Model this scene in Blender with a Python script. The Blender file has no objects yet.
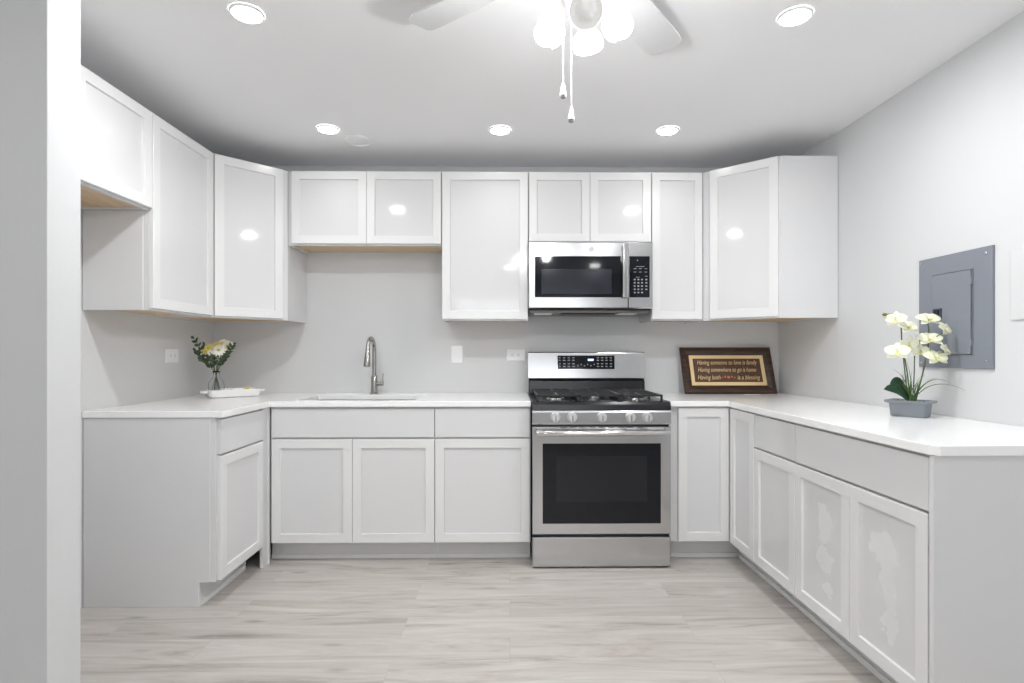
import bpy, bmesh, math, random
from mathutils import Vector, Matrix
C = bpy.context.scene.collection
S = bpy.context.scene
PI = math.pi
random.seed(7)

# ------------------------------------------------------------------ camera, world, exposure
CEIL = 2.421
cam_d = bpy.data.cameras.new('camera'); cam = bpy.data.objects.new('camera', cam_d); C.objects.link(cam)
cam_d.sensor_width = 36; cam_d.lens = 553.16/1024*36
cam_d.shift_x = (512-516.96)/1024; cam_d.shift_y = (352.30-341.5)/1024
cam_d.clip_start = .02
cam.location = (0, -3.7101, 1.1775); cam.rotation_euler = (PI/2, 0, -.0126)
S.camera = cam
w = bpy.data.worlds.new('world'); S.world = w; w.use_nodes = True
w.node_tree.nodes['Background'].inputs[0].default_value = (.93, .96, 1, 1)
w.node_tree.nodes['Background'].inputs[1].default_value = 2.0
S.view_settings.view_transform = 'Standard'; S.view_settings.look = 'None'
S.view_settings.gamma = 1; S.view_settings.use_curve_mapping = False
S.view_settings.exposure = 0.72
CAN_W = 7.6        # each recessed downlight
FILL_W = 2.2       # added, unseen fill downlights behind the camera
BULB_W = 6.8        # each of the fan's two lit lamps
CANS = [(-.963, -1.672), (1.053, -1.68), (-1.0126, -.62), (-.0558, -.62), (.883, -.625)]
FILL_CANS = [(-1.6, -3.3), (1.0, -3.3), (-1.6, -4.9), (0, -4.9), (1.2, -4.9)]
def area(name, loc, size, power, shape='DISK', rot=(0,0,0), col=(.985,.995,1), spread=180):
    d = bpy.data.lights.new(name, 'AREA'); d.shape = shape; d.size = size; d.energy = power; d.color = col
    d.spread = math.radians(spread)
    o = bpy.data.objects.new(name, d); C.objects.link(o); o.location = loc; o.rotation_euler = rot
    return o
for x, y in CANS: area('downlight_lamp', (x, y, CEIL-.022), .10, CAN_W if y < -1 else CAN_W*.05, spread=180 if y < -1 else 120)
for x, y in FILL_CANS: area('downlight_lamp', (x, y, CEIL-.022), .14, FILL_W)  # added out of view for soft frontal fill
FAN = (.206, -2.16)
FAN_ARMS = [(.1135, -2.143, 2.089), (.2988, -2.169, 2.095), (.2005, -2.25, 2.081), (.231, -2.07, 2.095)]
for x, y, z in FAN_ARMS[:2]:
    d = bpy.data.lights.new('fan_lamp', 'POINT'); d.energy = BULB_W; d.shadow_soft_size = .03; d.color = (.985, .995, 1)
    o = bpy.data.objects.new('fan_lamp', d); C.objects.link(o)
    dx, dy = x-FAN[0], y-FAN[1]; l = math.hypot(dx, dy)
    o.location = (x+dx/l*.035, y+dy/l*.035, z-.045)

# fill daylight through an added, unseen window behind the camera; portal guides its sampling
FILL_WIN = (-.9, 1.3, .85, 2.1); FILL_WINY = -5.9
S.cycles.diffuse_bounces = 8; S.cycles.max_bounces = 12
_p = area('fill_window_portal', ((FILL_WIN[0]+FILL_WIN[1])/2, FILL_WINY-.12, (FILL_WIN[2]+FILL_WIN[3])/2), 1, 1, 'RECTANGLE', (PI/2, 0, 0))
_p.data.size = FILL_WIN[1]-FILL_WIN[0]; _p.data.size_y = FILL_WIN[3]-FILL_WIN[2]; _p.data.cycles.is_portal = True

# ------------------------------------------------------------------ materials
def lin(c):
    return tuple(((v/255)/12.92 if v/255 <= .04045 else ((v/255+.055)/1.055)**2.4) for v in c) + (1,)
def mat(name, col, rough=.5, metal=0, bump=0, bscale=60, spec=.5, coat=0, **kw):
    m = bpy.data.materials.new(name); m.use_nodes = True; nt = m.node_tree; b = nt.nodes['Principled BSDF']
    b.inputs['Base Color'].default_value = lin(col); b.inputs['Roughness'].default_value = rough
    b.inputs['Metallic'].default_value = metal; b.inputs['Specular IOR Level'].default_value = spec
    b.inputs['Coat Weight'].default_value = coat; b.inputs['Coat Roughness'].default_value = .05
    # slight procedural tone variation
    tc = nt.nodes.new('ShaderNodeTexCoord'); n = nt.nodes.new('ShaderNodeTexNoise')
    n.inputs['Scale'].default_value = bscale; n.inputs['Detail'].default_value = 3
    nt.links.new(tc.outputs['Object'], n.inputs['Vector'])
    mx = nt.nodes.new('ShaderNodeMix'); mx.data_type = 'RGBA'
    v = kw.get('var', .02)
    c = lin(col); mx.inputs[6].default_value = tuple(x*(1-v) for x in c[:3])+(1,); mx.inputs[7].default_value = tuple(min(1, x*(1+v)) for x in c[:3])+(1,)
    nt.links.new(n.outputs['Fac'], mx.inputs[0]); nt.links.new(mx.outputs[2], b.inputs['Base Color'])
    if bump:
        bp = nt.nodes.new('ShaderNodeBump'); bp.inputs['Strength'].default_value = bump; bp.inputs['Distance'].default_value = .002
        nt.links.new(n.outputs['Fac'], bp.inputs['Height']); nt.links.new(bp.outputs[0], b.inputs['Normal'])
    if 'emit' in kw:
        b.inputs['Emission Color'].default_value = kw.get('ecol', (1, .98, .95, 1)); b.inputs['Emission Strength'].default_value = kw['emit']
    if 'trans' in kw:
        b.inputs['Transmission Weight'].default_value = kw['trans']; b.inputs['IOR'].default_value = kw.get('ior', 1.45)
    return m
def steel(name, col=(196,196,197), rough=.18, axis=0):
    m = bpy.data.materials.new(name); m.use_nodes = True; nt = m.node_tree; b = nt.nodes['Principled BSDF']
    b.inputs['Base Color'].default_value = lin(col); b.inputs['Metallic'].default_value = 1
    tc = nt.nodes.new('ShaderNodeTexCoord'); mp = nt.nodes.new('ShaderNodeMapping')
    s = [2, 2, 2]; 
    for k in range(3):
        if k != axis: s[k] = 900
    mp.inputs['Scale'].default_value = s
    n = nt.nodes.new('ShaderNodeTexNoise'); n.inputs['Scale'].default_value = 1; n.inputs['Detail'].default_value = 2
    nt.links.new(tc.outputs['Object'], mp.inputs[0]); nt.links.new(mp.outputs[0], n.inputs['Vector'])
    mr = nt.nodes.new('ShaderNodeMapRange'); mr.inputs[3].default_value = rough-.03; mr.inputs[4].default_value = rough+.03
    nt.links.new(n.outputs['Fac'], mr.inputs[0]); nt.links.new(mr.outputs[0], b.inputs['Roughness'])
    bp = nt.nodes.new('ShaderNodeBump'); bp.inputs['Strength'].default_value = .02; bp.inputs['Distance'].default_value = .0005
    nt.links.new(n.outputs['Fac'], bp.inputs['Height']); nt.links.new(bp.outputs[0], b.inputs['Normal'])
    return m
M = {}
M['wall'] = mat('wall_paint', (211,212,213), .75, bump=.08, bscale=180)
M['ceil'] = mat('ceiling_paint', (238,238,239), .85, bump=.06, bscale=150)
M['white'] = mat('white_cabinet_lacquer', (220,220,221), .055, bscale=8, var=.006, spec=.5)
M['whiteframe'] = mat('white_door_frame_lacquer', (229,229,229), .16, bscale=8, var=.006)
def smudged(name, blobs):
    m = M['white'].copy(); m.name = name; nt = m.node_tree; b = nt.nodes['Principled BSDF']; L = nt.links.new
    tc = nt.nodes.new('ShaderNodeTexCoord'); n = nt.nodes.new('ShaderNodeTexNoise'); n.inputs['Scale'].default_value = 14; n.inputs['Detail'].default_value = 3
    L(tc.outputs['Object'], n.inputs['Vector'])
    sb = nt.nodes.new('ShaderNodeVectorMath'); sb.operation = 'MULTIPLY_ADD'; sb.inputs[1].default_value = (.12,0,.12)
    L(n.outputs['Color'], sb.inputs[0]); L(tc.outputs['Object'], sb.inputs[2])
    tot = None
    for x, z, sx, sz in blobs:
        mp = nt.nodes.new('ShaderNodeMapping'); mp.vector_type = 'TEXTURE'; mp.inputs['Location'].default_value = (x+.06, 0, z+.06); mp.inputs['Scale'].default_value = (sx, 1e3, sz)
        L(sb.outputs[0], mp.inputs[0]); ln = nt.nodes.new('ShaderNodeVectorMath'); ln.operation = 'LENGTH'; L(mp.outputs[0], ln.inputs[0])
        r = nt.nodes.new('ShaderNodeMapRange'); r.inputs[1].default_value = 1.05; r.inputs[2].default_value = .7; L(ln.outputs['Value'], r.inputs[0])
        if tot is None: tot = r.outputs[0]
        else:
            mx = nt.nodes.new('ShaderNodeMath'); mx.operation = 'MAXIMUM'; L(tot, mx.inputs[0]); L(r.outputs[0], mx.inputs[1]); tot = mx.outputs[0]
    mi = nt.nodes.new('ShaderNodeMix'); mi.data_type = 'RGBA'; mi.inputs[7].default_value = lin((226,226,227))
    L(tot, mi.inputs[0]); L(b.inputs['Base Color'].links[0].from_socket, mi.inputs[6]); L(mi.outputs[2], b.inputs['Base Color'])
    rr_ = nt.nodes.new('ShaderNodeMapRange'); rr_.inputs[3].default_value = .07; rr_.inputs[4].default_value = .35; L(tot, rr_.inputs[0]); L(rr_.outputs[0], b.inputs['Roughness'])
    return m
M['toe'] = mat('toe_kick_paint', (212,212,212), .4, bscale=8, var=.01)
M['quartz'] = mat('white_quartz', (247,247,247), .16, bscale=25, var=.02)
M['steel'] = steel('brushed_steel')
M['steelv'] = steel('brushed_steel_upright', axis=2)
M['knobsteel'] = mat('bright_knob_steel', (222,222,222), .3, .85)
M['nickel'] = steel('satin_nickel', (170,168,165), .25, 2)
M['chrome'] = mat('chrome', (215,215,215), .1, 1)
M['blackglass'] = mat('black_glass', (14,17,24), .06, bscale=5, spec=.35)
M['window'] = mat('dark_window_glass', (40,43,51), .12, bscale=5, spec=.35)
M['ovenwin'] = mat('oven_window_glass', (27,29,34), .08, bscale=5, spec=.35)
M['enamel'] = mat('black_enamel', (18,19,22), .22, bscale=30)
M['iron'] = mat('cast_iron', (34,35,38), .5, bump=.2, bscale=300)
M['dark'] = mat('dark_plastic', (30,30,32), .45)
M['badgegrey'] = mat('badge_print', (120,122,126), .5)
M['under'] = mat('grey_painted_metal', (110,108,104), .4, .3)
M['grey'] = mat('grey_print', (150,152,156), .5)
M['panel'] = mat('grey_enamelled_steel', (128,133,142), .36, bscale=30, bump=.05)
M['paneldk'] = mat('dark_grey_latch', (70,74,82), .4)
M['plastic'] = mat('white_plastic', (238,239,240), .35)
M['slot'] = mat('socket_slot', (60,60,60), .6)
M['ceramic'] = mat('white_ceramic', (238,238,238), .15)
M['potgrey'] = mat('grey_ceramic', (128,134,140), .55, bump=.1, bscale=200)
M['emit'] = mat('lit_diffuser', (255,255,255), .5, emit=14)
M['bulb'] = mat('lit_bulb', (255,255,255), .5, emit=16)
M['litshade'] = mat('lit_opal_shade', (255,255,255), .4, emit=2.5)
M['opal'] = mat('white_shade_added_glow', (240,240,240), .3, emit=.08)  # faint glow added to brighten the two unlit lamps' shades and bulbs
M['blade'] = mat('fan_blade_paint', (200,200,201), .45)
M['fanwhite'] = mat('white_fan_enamel', (236,236,236), .4)
M['glass'] = mat('clear_glass', (250,252,252), .02, trans=1.0, ior=1.45, var=0)
M['gold'] = mat('gold_mat_board', (228,204,156), .4, bump=.2, bscale=300, var=.06)
M['letter'] = mat('gold_lettering', (226,196,150), .5)
M['rosy'] = mat('rose_print', (190,110,90), .6)
M['plaque'] = mat('brown_plaque', (84,60,42), .6, bscale=60, var=.3)
M['petal'] = mat('cream_petal', (238,239,216), .55, bscale=40, var=.06)
M['petalw'] = mat('white_petal', (246,245,236), .55, bscale=60, var=.03)
M['petaly'] = mat('yellow_petal', (236,222,130), .55, bscale=60, var=.08)
M['lip'] = mat('pale_lip', (228,226,168), .55, bscale=60, var=.08)
M['core'] = mat('yellow_green_core', (190,186,60), .6, bscale=200, var=.2)
M['leaf'] = mat('dark_green_leaf', (34,64,44), .35, bscale=30, var=.25)
M['leaf2'] = mat('eucalyptus_leaf', (66,82,60), .5, bscale=60, var=.25)
M['grass'] = mat('grass_blade', (84,116,62), .45, bscale=30, var=.25)
M['stem'] = mat('green_stem', (88,98,56), .5, bscale=60, var=.25)
M['bud'] = mat('olive_bud', (120,104,66), .6)
M['moss'] = mat('moss', (70,72,48), .9, bump=.8, bscale=200, var=.4)
M['blue'] = mat('lit_clock_display', (150,190,255), .4, emit=1.5, ecol=(.5,.7,1,1))
def wood(name, c1, c2, sc=(2,30,30), rough=.5):
    m = bpy.data.materials.new(name); m.use_nodes = True; nt = m.node_tree; b = nt.nodes['Principled BSDF']
    tc = nt.nodes.new('ShaderNodeTexCoord'); mp = nt.nodes.new('ShaderNodeMapping'); mp.inputs['Scale'].default_value = sc
    n = nt.nodes.new('ShaderNodeTexNoise'); n.inputs['Scale'].default_value = 1; n.inputs['Detail'].default_value = 6; n.inputs['Distortion'].default_value = .6
    r = nt.nodes.new('ShaderNodeValToRGB'); r.color_ramp.elements[0].position = .3; r.color_ramp.elements[1].position = .7
    r.color_ramp.elements[0].color = lin(c1); r.color_ramp.elements[1].color = lin(c2)
    nt.links.new(tc.outputs['Object'], mp.inputs[0]); nt.links.new(mp.outputs[0], n.inputs['Vector'])
    nt.links.new(n.outputs['Fac'], r.inputs[0]); nt.links.new(r.outputs[0], b.inputs['Base Color']); b.inputs['Roughness'].default_value = rough
    return m
M['ply'] = wood('raw_birch_ply', (196,170,136), (218,194,160), (3,30,30), .6)
M['frame'] = wood('dark_brown_wood', (34,24,20), (74,54,42), (6,60,60), .35)
def floor_mat():
    m = bpy.data.materials.new('pale_oak_planks'); m.use_nodes = True; nt = m.node_tree; b = nt.nodes['Principled BSDF']; L = nt.links.new
    def N(t): return nt.nodes.new('ShaderNode'+t)
    tc = N('TexCoord'); br = N('TexBrick'); br.offset = .37; br.offset_frequency = 2; br.squash = 1
    br.inputs['Scale'].default_value = 1; br.inputs['Brick Width'].default_value = 1.22; br.inputs['Row Height'].default_value = .178
    br.inputs['Mortar Size'].default_value = .0007; br.inputs['Mortar Smooth'].default_value = .3; br.inputs['Bias'].default_value = 0
    br.inputs['Color1'].default_value = (0,0,0,1); br.inputs['Color2'].default_value = (1,1,1,1); br.inputs['Mortar'].default_value = (.5,.5,.5,1)
    L(tc.outputs['Object'], br.inputs['Vector'])
    # offset grain per plank
    sc = N('VectorMath'); sc.operation = 'SCALE'; sc.inputs['Scale'].default_value = 7.3
    L(br.outputs['Color'], sc.inputs[0])
    ad = N('VectorMath'); ad.operation = 'ADD'; L(tc.outputs['Object'], ad.inputs[0]); L(sc.outputs[0], ad.inputs[1])
    mp = N('Mapping'); mp.inputs['Scale'].default_value = (1.3, 13, 1); L(ad.outputs[0], mp.inputs[0])
    n = N('TexNoise'); n.inputs['Scale'].default_value = 1; n.inputs['Detail'].default_value = 8; n.inputs['Roughness'].default_value = .70; n.inputs['Distortion'].default_value = 1.1
    L(mp.outputs[0], n.inputs['Vector'])
    r = N('ValToRGB'); e = r.color_ramp.elements
    e[0].position = .28; e[0].color = lin((138,131,124)); e[1].position = .66; e[1].color = lin((194,190,185))
    k = e.new(.45); k.color = lin((177,171,165))
    L(n.outputs['Fac'], r.inputs[0])
    # fine fibre
    mp2 = N('Mapping'); mp2.inputs['Scale'].default_value = (5, 140, 1); L(ad.outputs[0], mp2.inputs[0])
    n2 = N('TexNoise'); n2.inputs['Scale'].default_value = 1; n2.inputs['Detail'].default_value = 3; L(mp2.outputs[0], n2.inputs['Vector'])
    # knots
    mp3 = N('Mapping'); mp3.inputs['Scale'].default_value = (2.2, 7, 1); L(ad.outputs[0], mp3.inputs[0])
    vo = N('TexVoronoi'); vo.inputs['Scale'].default_value = 1; L(mp3.outputs[0], vo.inputs['Vector'])
    kr = N('MapRange'); kr.inputs[1].default_value = .02; kr.inputs[2].default_value = .14; kr.inputs[3].default_value = .62; kr.inputs[4].default_value = 1
    L(vo.outputs['Distance'], kr.inputs[0])
    m1 = N('Mix'); m1.data_type = 'RGBA'; m1.blend_type = 'MULTIPLY'; m1.inputs[0].default_value = 1; L(r.outputs[0], m1.inputs[6])
    f = N('MapRange'); f.inputs[1].default_value = 2.0; f.inputs[2].default_value = .7; f.inputs[3].default_value = .82; f.inputs[4].default_value = 1.1; L(n2.outputs['Fac'], f.inputs[0])
    mm = N('Math'); mm.operation = 'MULTIPLY'; L(f.outputs[0], mm.inputs[0]); L(kr.outputs[0], mm.inputs[1])
    pr = N('MapRange'); pr.inputs[3].default_value = .94; pr.inputs[4].default_value = 1.05; L(br.outputs['Color'], pr.inputs[0])
    m3 = N('Math'); m3.operation = 'MULTIPLY'; L(mm.outputs[0], m3.inputs[0]); L(pr.outputs[0], m3.inputs[1])
    mo = N('MapRange'); mo.inputs[3].default_value = 1; mo.inputs[4].default_value = .78; L(br.outputs['Fac'], mo.inputs[0])
    m4 = N('Math'); m4.operation = 'MULTIPLY'; L(m3.outputs[0], m4.inputs[0]); L(mo.outputs[0], m4.inputs[1])
    L(m4.outputs[0], m1.inputs[7]); L(m1.outputs[2], b.inputs['Base Color'])
    b.inputs['Roughness'].default_value = .42
    bp = N('Bump'); bp.inputs['Strength'].default_value = .12; bp.inputs['Distance'].default_value = .001; L(n2.outputs['Fac'], bp.inputs['Height']); L(bp.outputs[0], b.inputs['Normal'])
    return m
M['floor'] = floor_mat()

# ------------------------------------------------------------------ mesh helpers
class MB:
    def __init__(s): s.b = bmesh.new()
    def box(s, x0, x1, y0, y1, z0, z1, m=None):
        x0, x1 = sorted((x0, x1)); y0, y1 = sorted((y0, y1)); z0, z1 = sorted((z0, z1))
        v = [s.b.verts.new(Vector((x, y, z)) if m is None else m @ Vector((x, y, z))) for z in (z0, z1) for y in (y0, y1) for x in (x0, x1)]
        for f in ((0,2,3,1),(4,5,7,6),(0,1,5,4),(2,6,7,3),(0,4,6,2),(1,3,7,5)): s.b.faces.new([v[i] for i in f])
        return s
    def prism(s, pts, a, b, axis='z'):
        # pts counter-clockwise in the plane normal to axis
        def P(p, h):
            return {'z': (p[0], p[1], h), 'x': (h, p[0], p[1]), 'y': (p[0], h, p[1])}[axis]
        lo = [s.b.verts.new(P(p, a)) for p in pts]; hi = [s.b.verts.new(P(p, b)) for p in pts]; n = len(pts)
        s.b.faces.new(lo[::-1]); s.b.faces.new(hi)
        for i in range(n): s.b.faces.new((lo[i], lo[(i+1) % n], hi[(i+1) % n], hi[i]))
        return s
    def rings(s, rs, cap0=True, cap1=True):
        vs = [[s.b.verts.new(p) for p in r] for r in rs]; n = len(rs[0])
        for a, b in zip(vs, vs[1:]):
            for i in range(n): s.b.faces.new((a[i], a[(i+1) % n], b[(i+1) % n], b[i]))
        if cap0: s.b.faces.new(vs[0][::-1])
        if cap1: s.b.faces.new(vs[-1])
        return s
    def lathe(s, prof, seg=24, m=None, cap0=True, cap1=True):
        m = m or Matrix()
        rs = [[m @ Vector((r*math.cos(2*PI*i/seg), r*math.sin(2*PI*i/seg), z)) for i in range(seg)] for r, z in prof]
        return s.rings(rs, cap0, cap1)
    def tube(s, pts, r, seg=10):
        pts = [Vector(p) for p in pts]; rs = []; n = len(pts); R = r if isinstance(r, (list, tuple)) else [r]*n
        t0 = (pts[1]-pts[0]).normalized(); up = Vector((0,0,1)) if abs(t0.z) < .9 else Vector((1,0,0)); u = t0.cross(up).normalized()
        for i, p in enumerate(pts):
            t = (pts[min(i+1, n-1)]-pts[max(i-1, 0)]).normalized(); u = (u-t*u.dot(t)).normalized(); v = t.cross(u)
            rs.append([p+(u*math.cos(2*PI*k/seg)+v*math.sin(2*PI*k/seg))*R[i] for k in range(seg)])
        return s.rings(rs)
    def sphere(s, c, r, sub=2, sc=(1,1,1)):
        bmesh.ops.create_icosphere(s.b, subdivisions=sub, radius=r, matrix=Matrix.Translation(c) @ Matrix.Diagonal((*sc, 1))); return s
    def sheet(s, fn, nu, nv, th=.0008):
        # two-sided thin leaf with real thickness: fn(u,v)->Vector
        g = [[Vector(fn(i/nu, j/nv)) for j in range(nv+1)] for i in range(nu+1)]
        top = [[s.b.verts.new(p) for p in r] for r in g]
        for i in range(nu):
            for j in range(nv):
                try: s.b.faces.new((top[i][j], top[i+1][j], top[i+1][j+1], top[i][j+1]))
                except ValueError: pass
        return s
    def build(s, name, m, parent=None, bevel=0, smooth=False, solid=0, subsurf=0):
        bmesh.ops.recalc_face_normals(s.b, faces=s.b.faces)
        me = bpy.data.meshes.new(name); s.b.to_mesh(me); s.b.free()
        me.materials.append(M[m] if isinstance(m, str) else m)
        o = bpy.data.objects.new(name, me); C.objects.link(o)
        if parent: o.parent = parent
        if smooth:
            for p in me.polygons: p.use_smooth = True
            if smooth != 'all':
                me.set_sharp_from_angle(angle=math.radians(35))
        if solid:
            k = o.modifiers.new('solid', 'SOLIDIFY'); k.thickness = solid; k.offset = 0
        if subsurf:
            k = o.modifiers.new('sub', 'SUBSURF'); k.levels = k.render_levels = subsurf
        if bevel:
            k = o.modifiers.new('bevel', 'BEVEL'); k.width = bevel; k.segments = 2; k.limit_method = 'ANGLE'; k.angle_limit = math.radians(40)
        return o
def thing(name, label, cat, loc=(0,0,0), rz=0, group=None):
    o = bpy.data.objects.new(name, None); C.objects.link(o); o.location = loc; o.rotation_euler = (0, 0, rz); o.empty_display_size = .05
    return tag(o, label, cat, group)
def tag(o, label, cat, group=None):
    o['label'] = label; o['category'] = cat
    if group: o['group'] = group
    return o
def struct(o): o['kind'] = 'structure'; return o
def text(name, body, size, m, parent, loc, rot=(PI/2,0,0), shear=0, align='CENTER', depth=.0004, width=None):
    c = bpy.data.curves.new(name, 'FONT'); c.body = body; c.size = size; c.extrude = depth; c.shear = shear; c.align_x = align; c.align_y = 'CENTER'
    c.materials.append(M[m]); o = bpy.data.objects.new(name, c); C.objects.link(o); o.parent = parent; o.location = loc; o.rotation_euler = rot
    if width:
        bpy.context.view_layer.update(); 
        if o.dimensions.x > 0: k = width/o.dimensions.x; o.scale = (k, 1, 1)
    bpy.context.view_layer.update()
    me = bpy.data.meshes.new_from_object(o.evaluated_get(bpy.context.evaluated_depsgraph_get()))
    me.name = name; n = bpy.data.objects.new(name, me); C.objects.link(n); n.parent = parent
    n.location = o.location; n.rotation_euler = o.rotation_euler; n.scale = o.scale
    if not me.materials: me.materials.append(M[m])
    bpy.data.objects.remove(o); n.name = name
    return n

# ------------------------------------------------------------------ room
WL, WR, TH = -1.9698, 1.8452, .0136
def wr(y): return WR-TH*y
def RP(x, y):   # local point of the slightly splayed right side (origin: back right corner) -> world
    return (WR+x*math.cos(TH)-y*math.sin(TH), x*math.sin(TH)+y*math.cos(TH))
BACKY, LX = -5.9, -3.3
struct(MB().box(LX-.1, 2.2, BACKY-.1, .1, -.08, 0).build('floor', 'floor'))
struct(MB().box(LX-.1, 2.2, BACKY-.1, .1, CEIL, CEIL+.08).build('ceiling', 'ceil'))
struct(MB().box(LX-.1, 2.2, 0, .1, 0, CEIL).build('wall_back', 'wall'))
struct(MB().box(WL-.1, WL, -2.05, 0, 0, CEIL).build('wall_left', 'wall'))
struct(MB().prism([(1.814, 0), (1.8535, -.61), (wr(BACKY), BACKY), (2.2, BACKY), (2.2, 0)][::-1], 0, CEIL).build('wall_right', 'wall'))
struct(MB().box(LX, -1.275, -2.17, -2.05, 0, CEIL).build('wall_partition', 'wall', bevel=.002))
struct(MB().box(LX-.1, LX, BACKY, -2.05, 0, CEIL).build('wall_side', 'wall'))
m = MB()
m.box(LX-.1, FILL_WIN[0], BACKY-.1, BACKY, 0, CEIL); m.box(FILL_WIN[1], 2.2, BACKY-.1, BACKY, 0, CEIL)
m.box(FILL_WIN[0], FILL_WIN[1], BACKY-.1, BACKY, 0, FILL_WIN[2]); m.box(FILL_WIN[0], FILL_WIN[1], BACKY-.1, BACKY, FILL_WIN[3], CEIL)
struct(m.build('wall_front', 'wall'))
m = MB(); a_, b_, c_, d_ = FILL_WIN
for x0, x1, z0, z1 in ((a_,a_+.05,c_,d_),(b_-.05,b_,c_,d_),(a_,b_,c_,c_+.05),(a_,b_,d_-.05,d_),((a_+b_)/2-.03,(a_+b_)/2+.03,c_,d_),(a_,b_,(c_+d_)/2-.02,(c_+d_)/2+.02)):
    m.box(x0, x1, BACKY-.07, BACKY-.03, z0, z1)
struct(m.build('fill_window_1', 'plastic'))  # unseen window, added to let in frontal fill light

# ------------------------------------------------------------------ cabinets
def ringrect(x0, x1, z0, z1, i, y):
    return [(x0+i, y, z0+i), (x1-i, y, z0+i), (x1-i, y, z1-i), (x0+i, y, z1-i)]
def shaker(x0, x1, z0, z1, y, parent, fw=.049, t=.02, name='door'):
    rs = [ringrect(x0,x1,z0,z1,0,y), ringrect(x0,x1,z0,z1,0,y-t+.002), ringrect(x0,x1,z0,z1,.002,y-t), ringrect(x0,x1,z0,z1,fw,y-t), ringrect(x0,x1,z0,z1,fw+.002,y-t+.010)]
    o = MB().rings(rs).build(name, 'whiteframe', parent); o.data.materials.append(M['white'])
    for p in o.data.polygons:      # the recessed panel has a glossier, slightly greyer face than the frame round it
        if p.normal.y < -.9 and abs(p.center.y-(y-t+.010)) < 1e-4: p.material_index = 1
    return o
def slab(x0, x1, z0, z1, y, parent, t=.02, name='drawer_front'):
    rs = [ringrect(x0,x1,z0,z1,0,y), ringrect(x0,x1,z0,z1,0,y-t+.002), ringrect(x0,x1,z0,z1,.002,y-t)]
    return MB().rings(rs).build(name, 'white', parent)
T = .016
def base_cab(label, loc, rz, W, fronts, d=.608, name='base_cabinet', toe_x=(0, 0)):
    t = thing(name, label, 'cabinet', loc, rz)
    m = MB(); g = .0008
    prof = [(-.003, 0), (-.003, .874), (-d, .874), (-d, .114), (-d+.075, .114), (-d+.075, 0)]
    m.prism(prof, g, T, 'x'); m.prism(prof, W-T, W-g, 'x')
    m.box(T, W-T, -.02, -.004, .114, .874); m.box(T, W-T, -d+.01, -.02, .114, .13)
    # face frame
    m.box(T, .038, -d, -d+.018, .114, .874); m.box(W-.038, W-T, -d, -d+.018, .114, .874)
    m.box(.038, W-.038, -d, -d+.018, .836, .874); m.box(.038, W-.038, -d, -d+.018, .114, .14)
    m.box(.038, W-.038, -d, -d+.018, .66, .70)
    m.build('carcass', 'white', t)
    k = MB(); k.box(T+toe_x[0], W-T+toe_x[1], -d+.077, -d+.088, 0.001, .112)
    k.build('toe_kick', 'toe', t, bevel=.0005)
    MB().box(T+toe_x[0], W-T+toe_x[1], -d+.068, -d+.0768, 0.001, .024).build('shoe_moulding', 'whiteframe', t, bevel=.0015)
    for f in fronts:
        (slab if f[0] == 'drawer' else shaker)(f[1], f[2], f[3], f[4], -d-.001, t)
    return t
DZ = (.119, .695); RZ = (.704, .864)
SX0, SX1, BX1 = -1.333, -.4185, .1165
g = .0022
base_cab('white sink base cabinet with two doors and one wide false drawer front, under the sink',
    (SX0, 0, 0), 0, SX1-SX0, [('drawer', .012, SX1-SX0-g, *RZ), ('door', .012, .4575-g/2, *DZ), ('door', .4575+g/2, SX1-SX0-g, *DZ)], toe_x=(-.042, .0155))
base_cab('white base cabinet with one drawer over one door, directly left of the range',
    (SX1, 0, 0), 0, BX1-SX1, [('drawer', g, BX1-SX1-.006, *RZ), ('door', g, BX1-SX1-.006, *DZ)], toe_x=(-.0155, .0155))
LY0, LY1 = -1.132, -.682
base_cab('white single door base cabinet at the left wall, its plain side facing the room',
    (WL, LY0, 0), PI/2, LY1-LY0, [('drawer', .012, LY1-LY0-.004, *RZ), ('door', .012, LY1-LY0-.004, *DZ)])
# filler post in the left inside corner
o = MB().prism([(-1.3625,-.681), (-1.3445,-.681), (-1.3445,-.628), (-1.3352,-.628), (-1.3352,-.611), (-1.3625,-.611)], 0.001, .874).build('corner_filler', 'white', bevel=.001)
tag(o, 'narrow white filler post in the left inside corner between base cabinets, reaching the floor', 'filler')
k = bpy.data.objects['base_cabinet.002']
MB().prism([(-.004,.0005), (-.004,.873), (-.583,.873), (-.583,.114), (-.531,.114), (-.531,.0005)], -.0045, .0006, 'x').build('side_skin', 'white', k, bevel=.0008)
# right corner cabinet (L-shaped, two hinged leaves)
ct = thing('corner_cabinet', 'white L-shaped corner base cabinet with two narrow full-height doors meeting, right of the range', 'cabinet', (0, 0, 0))
CX0 = .897; cxf = 1.2355; CY1 = -.93
m = MB(); L6 = [(CX0,-.003), (CX0,-.608), (1.2475,-.608), RP(-.609+.0,-.93), RP(-.002,-.93), (1.852,-.61), (1.811,-.003)]
m.prism(L6[::-1], .114, .8735); m.build('carcass', 'white', ct)
m = MB()
m.box(CX0+.002, 1.34, -.535, -.523, .001, .112)
q = [RP(-.534,-.536), RP(-.522,-.536), RP(-.522,-.928), RP(-.534,-.928)]
m.prism(q[::-1], .001, .112)
m.build('toe_kick', 'toe', ct)
m = MB(); m.box(CX0+.002, 1.31, -.544, -.5355, .001, .024); m.build('shoe_moulding', 'whiteframe', ct)
m = MB(); q = [RP(-.543,-.545), RP(-.5345,-.545), RP(-.5345,-.928), RP(-.543,-.928)]; m.prism(q[::-1], .001, .024); m.build('shoe_moulding', 'whiteframe', ct)
shaker(.942, 1.2275, .119, .866, -.6095, ct)
dR = shaker(0, .288, .119, .866, 0, ct); dR.location = (*RP(-.611, -.6405), 0); dR.rotation_euler = (0, 0, -PI/2+TH)
RZR = -PI/2+TH
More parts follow.
